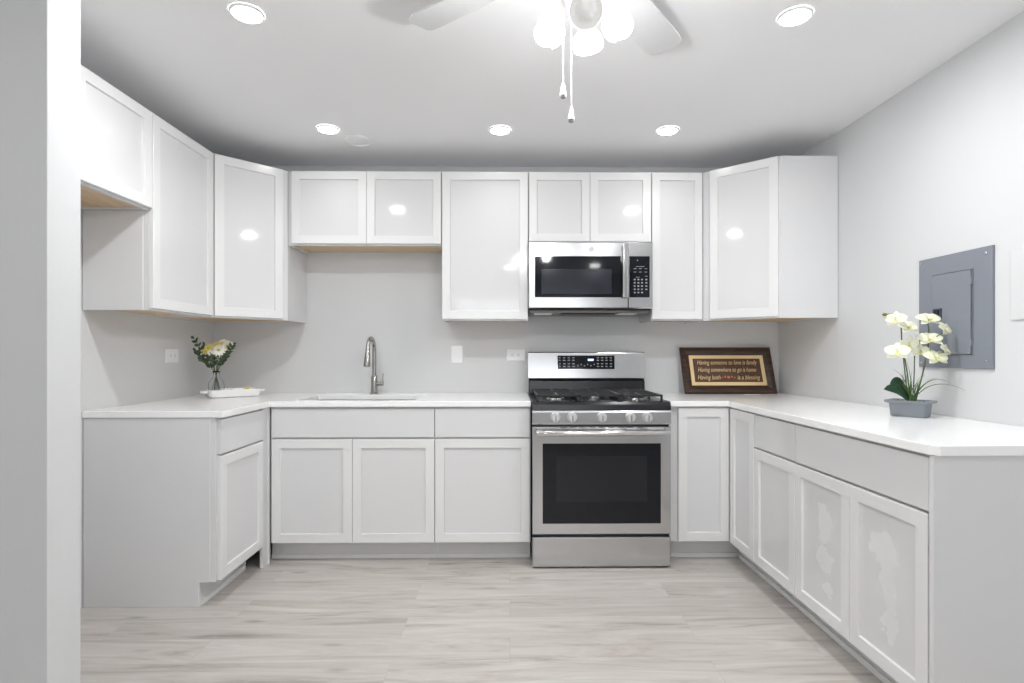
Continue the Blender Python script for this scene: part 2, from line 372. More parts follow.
def rloc(y): return (*RP(-.001, y), 0)
base_cab('white one-door base cabinet with drawer, between corner cabinet and smudged cabinet',
    rloc(-.931), RZR, .389, [('drawer', g, .389-g, *RZ), ('door', g, .389-g, *DZ)], toe_x=(-.0155, .0155))
base_cab('white wide base cabinet with long drawer over two smudged doors, nearest on the right',
    rloc(-1.321), RZR, .757, [('drawer', g, .757-.002, *RZ), ('door', g, .3785-g/2-.002, *DZ), ('door', .3785+g/2-.002, .757-.008, *DZ)], toe_x=(-.0155, .0155))
k = bpy.data.objects['base_cabinet.004']; ds_ = [c for c in k.children if c.name.startswith('door')]
ds_[0].data.materials[1] = smudged('smudged_panel', [(.20,.50,.055,.10), (.20,.36,.06,.07), (.215,.25,.035,.045)])
ds_[1].data.materials[1] = smudged('smudged_panel', [(.55,.52,.07,.07), (.575,.40,.045,.12), (.57,.27,.04,.06)])
t = thing('end_panel', 'tall plain white end panel closing the right run of base cabinets', 'panel', rloc(-2.0795), RZR)
MB().box(0.0, .017, -.632, -.003, .0005, .874).build('panel', 'white', t, bevel=.001)

def upper_cab(label, loc, rz, W, z0, z1, doors, d=.303, name='wall_cabinet'):
    t = thing(name, label, 'cabinet', loc, rz); g_ = .0008
    m = MB(); m.box(g_, T, -d, -.003, z0, z1); m.box(W-T, W-g_, -d, -.003, z0, z1); m.box(T, W-T, -d, -.003, z1-T, z1)
    m.box(T, W-T, -.012, -.003, z0+.012, z1-T)
    m.box(T, .038, -d, -d+.018, z0, z1-T); m.box(W-.038, W-T, -d, -d+.018, z0, z1-T); m.box(.038, W-.038, -d, -d+.018, z0, z0+.035); m.box(.038, W-.038, -d, -d+.018, z1-.04, z1-T)
    m.build('carcass', 'white', t, bevel=.0006)
    MB().box(T, W-T, -d+.018, -.012, z0+.012, z0+.022).build('bottom_panel', 'ply', t)
    for a, b in doors: shaker(a, b, z0+.009, z1-.003, -d-.001, t)
    return t
Z0, Z1, ZS = 1.372, 2.286, 1.832
upper_cab('short white two-door wall cabinet hung high over the sink', (-1.3585, 0, 0), 0, .939, ZS, Z1, [(.026, .4815), (.4835, .936)])
upper_cab('full-height white single-door wall cabinet between sink and microwave', (-.4185, 0, 0), 0, .531, Z0, Z1, [(.003, .528)])
upper_cab('short white two-door wall cabinet directly above the microwave', (.1135, 0, 0), 0, .7555, 1.847, Z1, [(.003, .3765), (.3785, .7525)])
upper_cab('narrow full-height white wall cabinet right of the microwave', (.870, 0, 0), 0, .321, Z0, Z1, [(.003, .314)])
upper_cab('full-height white wall cabinet on the left wall beside the diagonal corner cabinet', (WL, -1.137, 0), PI/2, .5235, Z0, Z1, [(.003, .5205)])
upper_cab('short white wall cabinet hung high over the open refrigerator space at left', (WL, -2.047, 0), PI/2, .909, ZS, Z1, [(.003, .4535), (.4555, .906)])
k = bpy.data.objects['wall_cabinet.004']
MB().box(-.0045, .0006, -.279, -.004, 1.3735, ZS-.002).build('side_skin', 'white', k, bevel=.0008)
def diag_cab(label, poly, a, b, i0, i1):
    # poly ccw seen from above; a -> b the diagonal front, left to right as seen from the room
    t = thing('diagonal_wall_cabinet', label, 'cabinet', (a[0], a[1], 0))
    P = [(x-a[0], y-a[1]) for x, y in poly]
    cx = sum(p[0] for p in P)/len(P); cy = sum(p[1] for p in P)/len(P)
    inner = [(cx+(p[0]-cx)*.92, cy+(p[1]-cy)*.92) for p in P]
    m = MB(); m.prism(P, Z0+.014, Z1)
    n = len(P)   # downstand rim
    for i in range(n):
        j = (i+1) % n; m.prism([P[i], P[j], inner[j], inner[i]], Z0, Z0+.0138)
    m.build('carcass', 'white', t)
    MB().prism([(cx+(p[0]-cx)*.915, cy+(p[1]-cy)*.915) for p in P], Z0+.010, Z0+.0136).build('bottom_panel', 'ply', t)
    ang = math.atan2(b[1]-a[1], b[0]-a[0]); Lg = math.hypot(b[0]-a[0], b[1]-a[1])
    dd = shaker(i0, Lg-i1, Z0+.009, Z1-.003, -.001, t); dd.rotation_euler = (0, 0, ang)
    return t
X6 = -1.3605
diag_cab('white diagonal corner wall cabinet in the left corner, above the flower vase',
    [(WL+.002,-.003), (WL+.002,-.611), (WL+.305,-.611), (X6,-.307), (X6,-.003)], (WL+.305,-.611), (X6,-.307), .014, .034)
diag_cab('white diagonal corner wall cabinet in the right corner, above the framed sign',
    [(1.811,-.003), (1.193,-.003), (1.193,-.305), (1.532,-.611), (1.8505,-.611)], (1.193,-.305), (1.532,-.611), .050, .014)

# ------------------------------------------------------------------ worktops
def grid_slab(xs, ys, inside, z0, z1):
    m = MB(); V = {}
    def v(i, j, k):
        if (i, j, k) not in V: V[(i, j, k)] = m.b.verts.new((xs[i], ys[j], (z0, z1)[k]))
        return V[(i, j, k)]
    I = lambda i, j: 0 <= i < len(xs)-1 and 0 <= j < len(ys)-1 and inside((xs[i]+xs[i+1])/2, (ys[j]+ys[j+1])/2)
    for i in range(len(xs)-1):
        for j in range(len(ys)-1):
            if not I(i, j): continue
            m.b.faces.new((v(i,j,1), v(i+1,j,1), v(i+1,j+1,1), v(i,j+1,1))); m.b.faces.new((v(i,j,0), v(i,j+1,0), v(i+1,j+1,0), v(i+1,j,0)))
            if not I(i-1, j): m.b.faces.new((v(i,j,0), v(i,j,1), v(i,j+1,1), v(i,j+1,0)))
            if not I(i+1, j): m.b.faces.new((v(i+1,j,0), v(i+1,j+1,0), v(i+1,j+1,1), v(i+1,j,1)))
            if not I(i, j-1): m.b.faces.new((v(i,j,0), v(i+1,j,0), v(i+1,j,1), v(i,j,1)))
            if not I(i, j+1): m.b.faces.new((v(i,j+1,0), v(i,j+1,1), v(i+1,j+1,1), v(i+1,j+1,0)))
    return m
CT0, CT1 = .8755, .906
SKX, SKY = (-1.215, -.54), (-.555, -.175)
def ins(x, y):
    if x > WL+.645 and y < -.645: return False
    return not (SKX[0] < x < SKX[1] and SKY[0] < y < SKY[1])
o = grid_slab([WL+.001, WL+.645, SKX[0], SKX[1], .1165], [-1.142, -.645, SKY[0], SKY[1], -.001], ins, CT0, CT1).build('worktop', 'quartz', bevel=.0025)
tag(o, 'white quartz worktop wrapping the left corner with the sink cut into it', 'worktop')
poly = [(.8935,-.001), (.8935,-.645), (WR-.628,-.645), RP(-.645+.0,-.70), RP(-.645,-2.085), RP(-.625,-2.112), RP(-.0015,-2.112), (1.8525,-.611), (1.8125,-.001)]
o = MB().prism(poly, CT0, CT1).build('worktop', 'quartz', bevel=.0025)
tag(o, 'white quartz worktop right of the range, carrying the framed sign and orchid', 'worktop')

# sink
t = thing('kitchen_sink', 'stainless steel undermount sink set in the left worktop', 'sink', ((SKX[0]+SKX[1])/2, (SKY[0]+SKY[1])/2, CT0))
def rr(hx, hy, r, z, n=5):
    out = []
    for cxx, cyy, a0 in ((hx-r, hy-r, 0), (-hx+r, hy-r, PI/2), (-hx+r, -hy+r, PI), (hx-r, -hy+r, 1.5*PI)):
        for k in range(n+1):
            a = a0+PI/2*k/n; out.append((cxx+r*math.cos(a), cyy+r*math.sin(a), z))
    return out
hx, hy = (SKX[1]-SKX[0])/2, (SKY[1]-SKY[0])/2
MB().rings([rr(hx+.02, hy+.02, .03, -.003), rr(hx+.003, hy+.003, .02, -.003), rr(hx, hy, .02, -.01), rr(hx-.006, hy-.006, .03, -.2), rr(hx-.05, hy-.05, .03, -.215), rr(.05, .05, .045, -.222)], cap0=False).build('bowl', 'steel', t, smooth=True, solid=.0015)
MB().lathe([(.045,-.2185), (.045,-.2155), (.03,-.2165), (.028,-.2185)]).build('drain', 'chrome', t, smooth=True)

# faucet
t = thing('kitchen_faucet', 'brushed nickel gooseneck pull-down faucet standing behind the sink', 'faucet', (-.884, -.095, CT1))
MB().lathe([(.027,0), (.027,.006), (.0215,.010), (.0205,.05), (.0195,.115), (.0150,.122)]).build('base', 'nickel', t, smooth=True)
pts = [(0,0,.115), (0,0,.270)]
for k in range(0, 13):
    a = PI*k/12*.97; pts.append((0, -.082+.082*math.cos(a), .279+.082*math.sin(a)))
MB().tube(pts, .0130, 14).build('spout', 'nickel', t, smooth=True)
e = Vector(pts[-1]); dn = (Vector(pts[-1])-Vector(pts[-2])).normalized()
MB().tube([e-dn*.004, e+dn*.012, e+dn*.035, e+dn*.100, e+dn*.107], [.0135,.0140,.0165,.021,.0185], 18).build('spray_head', 'nickel', t, smooth=True)
MB().tube([(.012,0,.066), (.060,0,.066)], .0145, 16).build('valve', 'nickel', t, smooth=True)
MB().tube([(.053,0,.070), (.054,.001,.09), (.056,.004,.135)], [.005,.0045,.0038], 10).build('lever', 'nickel', t, smooth=True)

# ------------------------------------------------------------------ range
t = thing('gas_range', 'stainless steel gas range with black oven window, between the two worktops', 'range', (.4995, -.028, 0))
MB().box(-.377,.377,-.64,-.025,.012,.893).build('body', 'dark', t, bevel=.002)
MB().prism([(-.025,.894), (-.025,.909), (-.640,.909), (-.662,.905), (-.676,.893), (-.680,.862), (-.641,.862), (-.641,.894)], -.379, .379, 'x').build('cooktop', 'enamel', t, bevel=.003)
cp = MB().prism([(-.6405,.784), (-.6405,.861), (-.676,.861), (-.682,.850), (-.682,.790), (-.678,.784)], -.3785, .3785, 'x').build('control_panel', 'steel', t, bevel=.0015)
for kx, big in ((-.253,1), (-.162,1), (0,1), (.155,1), (.248,1)):
    mt = Matrix.Translation((kx, -.682, .824)) @ Matrix.Rotation(PI/2, 4, 'X')
    kb = MB().lathe([(.0275,0), (.0275,.005), (.0245,.007), (.0235,.026), (.0205,.030)], 28, mt).build('knob', 'knobsteel', t, smooth=True)
    MB().box(kx-.0035, kx+.0035, -.722, -.711, .805, .839).build('grip', 'chrome', kb, bevel=.001)
# oven door
od = MB()
Ox, Gx = .3775, .322
rs = [ringrect(-Ox,Ox,.187,.772,0,-.642), ringrect(-Ox,Ox,.187,.772,0,-.676), ringrect(-Ox,Ox,.187,.772,.004,-.680)]
zz = [(-Gx, Gx, .246, .682)]
rs += [[(-Gx,-.680,.246), (Gx,-.680,.246), (Gx,-.680,.682), (-Gx,-.680,.682)], [(-Gx+.001,-.6775,.247), (Gx-.001,-.6775,.247), (Gx-.001,-.6775,.681), (-Gx+.001,-.6775,.681)]]
odo = od.rings(rs).build('oven_door', 'steel', t)
gl = MB().box(-Gx+.001, Gx-.001, -.6795, -.6776, .247, .681).build('glass_panel', 'blackglass', odo)
MB().box(-.248, .248, -.6797, -.6795, .365, .612).build('viewing_window', 'ovenwin', odo)
m = MB()
for k in range(9): m.box(-.225+k*.052, -.225+k*.052+.034, -.6806, -.6775, .7665, .7695)
m.build('vent_slots', 'dark', odo)
hd = MB().tube([(-.352,-.722,.744), (-.345,-.728,.744), (.345,-.728,.744), (.352,-.722,.744)], .0155, 16).build('oven_handle', 'chrome', t, smooth=True)
for sx in (-1, 1): MB().box(sx*.335-.012, sx*.335+.012, -.722, -.679, .735, .753).build('bracket', 'steel', hd, bevel=.003)
dr = MB(); dr.rings([ringrect(-Ox,Ox,.008,.170,0,-.642), ringrect(-Ox,Ox,.008,.170,0,-.672), ringrect(-Ox,Ox,.008,.170,.005,-.678)]).build('storage_drawer', 'steel', t)
MB().box(-.372,.372,-.66,-.642,.172,.185).build('gap_trim', 'dark', t)
for sx in (-1, 1):
    for sy in (-.6, -.08): MB().lathe([(.015,0), (.015,.013)], 12, Matrix.Translation((sx*.34, sy, 0))).build('foot', 'dark', t)
# back guard
MB().prism([(-.02,.910), (-.02,1.007), (-.075,1.007), (-.095,.99), (-.10,.910)], -.377, .377, 'x').build('rear_vent', 'enamel', t, bevel=.003)
bg = MB().prism([(-.02,1.008), (-.02,1.181), (-.058,1.181), (-.066,1.174), (-.082,1.008)], -.383, .383, 'x').build('backguard', 'steel', t, bevel=.002)
def bgpt(z): return -.066-(1.174-z)/(1.174-1.008)*.016
def bgbox(x0, x1, z0, z1, off=.0012):
    y0, y1 = bgpt(z0), bgpt(z1)
    return MB().prism([(y0+.002,z0), (y1+.002,z1), (y1-off,z1), (y0-off,z0)], x0, x1, 'x')
MB_ = bgbox(-.194, .190, 1.064, 1.160).build('display_bezel', 'chrome', bg)
ds = bgbox(-.188, .184, 1.068, 1.156, .002).build('control_display', 'blackglass', bg)
def dash(m, x, z, wdt, h, off=.0026):
    y0, y1 = bgpt(z-h/2), bgpt(z+h/2); m.prism([(y0,z-h/2), (y1,z+h/2), (y1-off,z+h/2), (y0-off,z-h/2)], x-wdt/2, x+wdt/2, 'x')
m = MB()
for zc in (1.142, 1.125, 1.103, 1.085):
    for xc in (-.175, -.145, -.115, -.085): dash(m, xc, zc, .016 if xc > -.17 else .011, .006)
    for xc in (.075, .103, .131, .160): dash(m, xc, zc, .014, .006)
for k in range(6): dash(m, -.055+k*.021, 1.098 if k % 2 else 1.090, .007, .008)
m.build('key_legends', 'grey', ds)
m = MB(); dash(m, .028, 1.128, .036, .012); m.build('clock_digits', 'blue', ds)
# burners and grates
for bx, by, br in ((-.235,-.20,.032), (-.235,-.49,.042), (.235,-.20,.032), (.235,-.49,.045)):
    mt = Matrix.Translation((bx, by, .909))
    b_ = MB().lathe([(br+.012,0), (br+.010,.008), (br,.012)], 24, mt).build('burner', 'steel', t, smooth=True)
    MB().lathe([(br,.012), (br,.018), (br-.006,.021)], 24, mt).build('burner_cap', 'iron', b_, smooth=True)
b_ = MB().rings([[(x, y-.345, .909) for x, y, z in rr(.032,.095,.03,0)], [(x, y-.345, .921) for x, y, z in rr(.030,.093,.03,0)]]).build('burner', 'steel', t)
MB().rings([[(x, y-.345, .9212) for x, y, z in rr(.028,.09,.027,0)], [(x, y-.345, .929) for x, y, z in rr(.024,.086,.023,0)]]).build('burner_cap', 'iron', b_)
for gx0, gx1 in ((-.352,-.118), (-.115,.115), (.118,.352)):
    m = MB(); za, zb = .931, .941; bw = .006
    for yy in (-.612, -.34, -.10): m.box(gx0, gx1, yy, yy+2*bw, za, zb)
    for xx in (gx0, gx1-2*bw): m.box(xx, xx+2*bw, -.612, -.088, za, zb)
    mid = (gx0+gx1)/2
    if gx1-gx0 > .24:
        for cy in (-.49, -.20):
            m.box(gx0, mid-.03, cy-bw, cy+bw, za, zb); m.box(mid+.03, gx1, cy-bw, cy+bw, za, zb)
            m.box(mid-bw, mid+bw, cy+.03, min(cy+.15, -.09), za, zb); m.box(mid-bw, mid+bw, max(cy-.145, -.61), cy-.03, za, zb)
    else:
        for cy in (-.53, -.43, -.25, -.18): m.box(gx0, gx1, cy-bw, cy+bw, za, zb)
        m.box(mid-bw, mid+bw, -.61, -.43, za, zb); m.box(mid-bw, mid+bw, -.25, -.09, za, zb)
    for xx in (gx0, gx1-2*bw):
        for yy in (-.612, -.34, -.10): m.box(xx, xx+2*bw, yy, yy+2*bw, .9095, za+.001)
    m.build('grate', 'iron', t, bevel=.0015)

# ------------------------------------------------------------------ microwave
MZ0, MZ1 = 1.434, 1.838
t = thing('microwave_oven', 'stainless steel over-the-range microwave under the short wall cabinet', 'microwave', (.4845, 0, MZ0))
H = MZ1-MZ0
MB().box(-.371,.371,-.355,-.004,0,H+.006).build('body', 'dark', t, bevel=.002)
X = lambda wx: wx-.4845
df = MB().rings([[(x, -.357, z) for x, z in ((X(.112),.006),(X(.7085),.006),(X(.7085),H),(X(.112),H))],
    [(x, -.394, z) for x, z in ((X(.112),.006),(X(.7085),.006),(X(.7085),H),(X(.112),H))],
    [(x, -.40, z) for x, z in ((X(.116),.012),(X(.7060),.012),(X(.7060),H-.004),(X(.116),H-.004))],
    [(x, -.40, z) for x, z in ((X(.149),.073),(X(.672),.073),(X(.672),.320),(X(.149),.320))],
    [(x, -.3975, z) for x, z in ((X(.150),.074),(X(.671),.074),(X(.671),.319),(X(.150),.319))]]).build('door', 'steel', t)
dg = MB().box(X(.150), X(.671), -.3994, -.3976, .074, .319).build('door_glass', 'blackglass', df)
MB().box(X(.188), X(.610), -.3997, -.3994, .094, .242).build('viewing_window', 'window', df)
hn = MB().prism([(X(.672),-.430), (X(.676),-.434), (X(.700),-.434), (X(.706),-.428), (X(.706),-.420), (X(.672),-.420)], .070, H-.012).build('door_handle', 'chrome', t, bevel=.002)
for z in (.078, H-.035): MB().box(X(.676), X(.702), -.4205, -.3995, z, z+.018).build('bracket', 'steel', hn)
bd = MB().lathe([(.0165,0), (.0165,.0015), (.015,.0022)], 28, Matrix.Translation((X(.488), -.40, .362)) @ Matrix.Rotation(PI/2, 4, 'X')).build('badge', 'plastic', df, smooth=True)
MB().lathe([(.0138,.0022), (.0138,.0029), (.0122,.0029), (.0122,.0022)], 28, Matrix.Translation((X(.488), -.40, .362)) @ Matrix.Rotation(PI/2, 4, 'X'), cap0=False, cap1=False).build('badge_ring', 'badgegrey', bd)
text('badge_letters', 'GE', .0135, 'badgegrey', bd, (X(.488), -.4023, .362), shear=.25)
cp = MB().rings([[(x, -.357, z) for x, z in ((X(.7105),.006),(X(.858),.006),(X(.858),H),(X(.7105),H))],
    [(x, -.394, z) for x, z in ((X(.7105),.006),(X(.858),.006),(X(.858),H),(X(.7105),H))],
    [(x, -.40, z) for x, z in ((X(.7125),.012),(X(.854),.012),(X(.854),H-.004),(X(.7125),H-.004))]]).build('control_panel', 'steel', t)
kp = MB().box(X(.715), X(.838), -.4012, -.3998, .073, .320).build('keypad', 'blackglass', cp)
m = MB()
for r_, (zk, xs_) in enumerate([(.245,(.75,.782,.815)), (.225,(.75,.782,.815)), (.200,(.818,))]):
    for xk in xs_: m.box(X(xk-.008), X(xk+.008), -.4016, -.4011, zk-.0016, zk+.0016)
m.box(X(.757), X(.806), -.4016, -.4011, .2565, .2592)
m.box(X(.755), X(.778), -.4016, -.4011, .1925, .195)
MB().box(X(.762), X(.768), -.4016, -.4011, .292, .298).build('indicator', 'grey', kp)
for r_ in range(5):
    for k, xk in enumerate((.748, .77, .792, .818)):
        if r_ == 4 and k == 3: continue
        zk = .180-r_*.0195; m.box(X(xk-.0055), X(xk+.0055), -.4016, -.4011, zk-.004, zk+.004)
m.build('key_legends', 'grey', kp)
un = MB().box(-.365,.365,-.352,-.02,-.017,-.0005).build('underside_grille', 'under', t, bevel=.002)
for x0 in (-.335, .185): MB().box(x0, x0+.11, -.335, -.20, -.0205, -.0172).build('task_light_lens', 'plastic', t, bevel=.001)
m = MB(); m.box(-.175,.155,-.348,-.26,-.024,-.0172); m.build('grease_filter', 'dark', t, bevel=.003)

# ------------------------------------------------------------------ wall plates
def plate(name, label, cat, loc, rz, w_, h_, kind):
    t = thing(name, label, cat, loc, rz)
    MB().rings([ringrect(-w_/2,w_/2,-h_/2,h_/2,0,-.0005), ringrect(-w_/2,w_/2,-h_/2,h_/2,0,-.004), ringrect(-w_/2,w_/2,-h_/2,h_/2,.003,-.0065)]).build('cover_plate', 'plastic', t)
    if kind == 'switch':
        MB().box(-.0165,.0165,-.0095,-.0064,-.033,.033).build('rocker', 'plastic', t, bevel=.001)
    if kind in ('outh', 'outv'):
        for s_ in (-1, 1):
            cxx, cz = (s_*.0195, 0) if kind == 'outh' else (0, s_*.0195)
            r_ = MB().lathe([(.0168,0), (.0168,.002)], 24, Matrix.Translation((cxx, -.0064, cz)) @ Matrix.Rotation(PI/2, 4, 'X')).build('socket', 'plastic', t)
            m = MB()
            if kind == 'outh':
                for dz in (-.0065, .0065): m.box(cxx-.0045, cxx+.0045, -.0088, -.0083, dz-.0011, dz+.0011)
                m.box(cxx-.012, cxx-.008, -.0088, -.0083, -.0022, .0022)
            else:
                for dx in (-.0065, .0065): m.box(dx-.0011, dx+.0011, -.0088, -.0083, cz-.0045, cz+.0045)
                m.box(-.0022, .0022, -.0088, -.0083, cz-.012, cz-.008)
            m.build('slots', 'slot', r_)
    return t
plate('wall_switch', 'white upright switch plate on the back wall right of the faucet', 'switch', (-.355, 0, 1.163), 0, .078, .117, 'switch')
plate('wall_outlet', 'white sideways double outlet on the back wall beside the range', 'outlet', (.040, 0, 1.160), 0, .125, .078, 'outh')
t = plate('wall_outlet', 'white outlet plate on the left wall near the flower vase', 'outlet', (WL, -.465, 1.157), PI/2, .118, .080, 'outh')

# electrical panel on the right wall; local: x runs towards the camera, -y out of the wall
t = thing('electrical_panel', 'grey steel electrical breaker panel mounted on the right wall', 'electrical panel', (*RP(0,-1.2285), 1.112), RZR)
EW, EH = .376, .479
MB().rings([ringrect(0,EW,0,EH,0,-.0005), ringrect(0,EW,0,EH,0,-.010), ringrect(0,EW,0,EH,.003,-.012)]).build('cover_plate', 'panel', t)
f_ = MB().rings([ringrect(.078,.294,.052,.404,0,-.0122), ringrect(.078,.294,.052,.404,0,-.0145), ringrect(.078,.294,.052,.404,.003,-.0145), ringrect(.078,.294,.052,.404,.004,-.0122)]).build('door_surround', 'panel', t)
dd = MB().rings([ringrect(.084,.283,.058,.398,0,-.0122), ringrect(.084,.283,.058,.398,0,-.0175), ringrect(.084,.283,.058,.398,.003,-.019)]).build('door', 'panel', t)
MB().rings([ringrect(.096,.142,.208,.254,0,-.0188), ringrect(.096,.142,.208,.254,.001,-.0245), ringrect(.096,.142,.208,.254,.007,-.0245), ringrect(.096,.142,.208,.254,.008,-.0195)]).build('latch', 'paneldk', dd)
MB().box(.106,.124,-.0225,-.0195,.217,.245).build('latch_slot', 'dark', dd)
for z in (.09, .34): MB().box(.284,.292,-.022,-.0125,z,z+.03).build('hinge', 'panel', t, bevel=.001)
for x_, z_ in ((.018,.462), (.350,.452), (.018,.022), (.350,.030)):
    MB().lathe([(.006,0), (.006,.002), (.003,.003)], 12, Matrix.Translation((x_, -.012, z_)) @ Matrix.Rotation(PI/2, 4, 'X')).build('screw', 'chrome', t)
t = thing('access_cover', 'plain white blank cover on the right wall beside the electrical panel', 'wall plate', (*RP(0,-1.675), 1.296), RZR)
MB().rings([ringrect(0,.36,0,.262,0,-.0005), ringrect(0,.36,0,.262,0,-.006), ringrect(0,.36,0,.262,.004,-.008)]).build('cover_plate', 'wall', t)

# ------------------------------------------------------------------ ceiling fittings
where = ['recessed ceiling light at far left front, above the left wall cabinets', 'recessed ceiling light at the right front, right of the ceiling fan',
    'recessed ceiling light near the left corner, beside the round blank cover', 'recessed ceiling light at the back, middle one of the back three',
    'recessed ceiling light at the back, rightmost of the back three']
for k, (x, y) in enumerate(CANS + FILL_CANS):
    if k >= 5 : lab = 'added recessed fill light in the room behind the camera'
    else: lab = where[k]
    t = thing('recessed_light', lab, 'ceiling light', (x, y, CEIL), 0, 'recessed ceiling lights' if k < 5 else 'added fill lights behind the camera')
    r_ = .052 if k < 5 else .075
    MB().lathe([(r_+.009,-.0005), (r_+.008,-.004), (r_+.001,-.009), (r_,-.006)], 40, cap0=False, cap1=False).build('trim_ring', 'plastic', t, smooth='all')
    MB().lathe([(r_,-.001), (r_,-.008), (r_-.006,-.010)], 40).build('diffuser', 'emit', t)
t = thing('ceiling_cover_plate', 'round flat white blank cover on the ceiling beside the left back light', 'cover plate', (-.8895, -.4612, CEIL))
MB().lathe([(.078,-.0005), (.078,-.009), (.075,-.010), (.073,-.007)], 48).build('disc', 'ceil', t)
MB().lathe([(.005,-.007), (.004,-.009)], 12).build('screw', 'chrome', t)

# ceiling fan
t = thing('ceiling_fan', 'white ceiling fan with four lamps and two pull chains', 'ceiling fan', (*FAN, CEIL))
rel = lambda x, y, z: Vector((x-FAN[0], y-FAN[1], z-CEIL))
MB().lathe([(.03,-.001), (.085,-.001), (.088,-.02), (.06,-.035), (.025,-.04)], 32).build('canopy', 'fanwhite', t, smooth=True)
MB().lathe([(.03,-.04), (.10,-.045), (.125,-.06), (.125,-.09), (.10,-.125), (.05,-.195)], 40).build('motor_housing', 'fanwhite', t, smooth=True)
MB().lathe([(.05,-.195), (.055,-.205), (.055,-.255), (.04,-.285), (.022,-.30), (.006,-.305)], 32).build('light_hub', 'fanwhite', t, smooth=True)
R0, R1 = .16, .655
for k in range(4):
    a = math.radians(144+90*k); mt = Matrix.Rotation(a, 4, 'Z') @ Matrix.Translation((0,0,-.101)) @ Matrix.Rotation(math.radians(-9), 4, 'X')
    out = [(R0,-.052), (R1-.045,-.066), (R1-.012,-.062), (R1,-.048), (R1,.030), (R1-.016,.054), (R1-.045,.066), (R0,.052)]
    m = MB(); m.rings([[mt @ Vector((x, y, -.003)) for x, y in out], [mt @ Vector((x, y, .003)) for x, y in out]])
    bl = m.build('blade', 'blade', t)
    m = MB(); m.box(.09,.22,-.018,.018,-.007,-.0032, mt); m.build('blade_iron', 'fanwhite', bl)
for k_, (x, y, z) in enumerate(FAN_ARMS):
    c = rel(x, y, z); h = Vector((c.x, c.y, 0)).normalized(); tilt = Matrix.Translation(c) @ h.cross(Vector((0,0,1))).normalized().to_track_quat('X', 'Z').to_matrix().to_4x4()
    ax = (h*(.92 if k_ < 2 else .7)+Vector((0,0,-.5))).normalized()    # direction the lamp points
    q = ax.to_track_quat('Z', 'Y').to_matrix().to_4x4(); mt = Matrix.Translation(c) @ q
    MB().tube([h*.045+Vector((0,0,-.235)), h*.06+Vector((0,0,-.262)), c-ax*.038], .008, 10).build('lamp_arm', 'fanwhite', t, smooth=True)
    sh = MB().lathe([(.016,-.038), (.028,-.034), (.041,-.018), (.046,0), (.044,.014), (.0415,.014), (.043,.001), (.037,-.016), (.018,-.030)], 32, mt, cap1=True).build('lamp_shade', 'litshade' if k_ < 2 else 'opal', t, smooth=True)
    MB().sphere(c+ax*(.012 if k_ < 2 else .0), .034 if k_ < 2 else .031, 3).build('bulb', 'bulb' if k_ < 2 else 'opal', sh, smooth='all')
for x, ztop, zb, zc in ((.1516, 2.17, 1.9448, 1.9047), (.1745, 2.15, 1.879, 1.8362)):
    p = rel(x, -2.135, ztop); q_ = rel(x, -2.135, zb)
    ch = MB().tube([p+Vector((.02,0,.02)) if False else p, q_], .0016, 8).build('pull_chain', 'fanwhite', t)
    dz = zc-zb
    MB().lathe([(.0025,0), (.0048,-.006), (.0085,dz+.010), (.0105,dz+.006), (.0100,dz+.004)], 20, Matrix.Translation(q_)).build('pull_knob', 'fanwhite', ch, smooth=True)
    MB().lathe([(.0088,dz+.0038), (.0084,dz-.001), (.004,dz-.004)], 20, Matrix.Translation(q_)).build('knob_tip', 'grey', ch, smooth=True)

# ------------------------------------------------------------------ framed sign leaning on the back wall
t = thing('framed_sign', 'dark wood framed verse with gold mat leaning against the back wall', 'framed sign', (1.4325, -.137, CT1+.0015))
FW_, FH_ = .604, .320
tilt = bpy.data.objects.new('tilt', None)
bpy.data.objects.remove(tilt)
t.rotation_euler = (-math.radians(20.5), 0, 0)
def fr(i, y): return ringrect(-FW_/2, FW_/2, 0, FH_, i, y)
MB().rings([fr(0,.0), fr(0,-.010), fr(.006,-.018), fr(.030,-.016), fr(.052,-.006), fr(.056,-.004)]).build('frame', 'frame', t)
MB().rings([fr(.056,-.0035), fr(.056,-.0062), fr(.078,-.0062), fr(.079,-.0042)], cap0=False, cap1=False).build('mat_board', 'gold', t)
pl = MB().box(-FW_/2+.079, FW_/2-.079, -.005, -.0041, .079, FH_-.079).build('verse_board', 'plaque', t)
for body, z, wd, xo in (('Having someone to love is family', .213, .40, 0), ('Having somewhere to go is home', .163, .385, -.005)):
    text('lettering', body, .043, 'letter', pl, (xo, -.0056, z), shear=.35, width=wd)
text('lettering', 'Having both', .043, 'letter', pl, (-.13, -.0056, .110), shear=.35, width=.15)
text('lettering', 'is a blessing', .043, 'letter', pl, (.13, -.0056, .110), shear=.35, width=.15)
m = MB()
for k, (dx, dz, r_) in enumerate(((0,0,.010), (-.022,.004,.007), (.022,.004,.007), (-.04,-.002,.005), (.04,-.002,.005))):
    m.lathe([(r_,0), (r_*.5,.0012)], 12, Matrix.Translation((dx, -.0051, .112+dz)) @ Matrix.Rotation(PI/2, 4, 'X'))
m.build('rose_ornament', 'rosy', pl)
o = MB().box(1.50,1.60,-.205,-.165,CT1+.0004,CT1+.0016).build('paper_slip', 'plastic'); tag(o, 'small white slip of paper lying in front of the framed sign', 'paper')

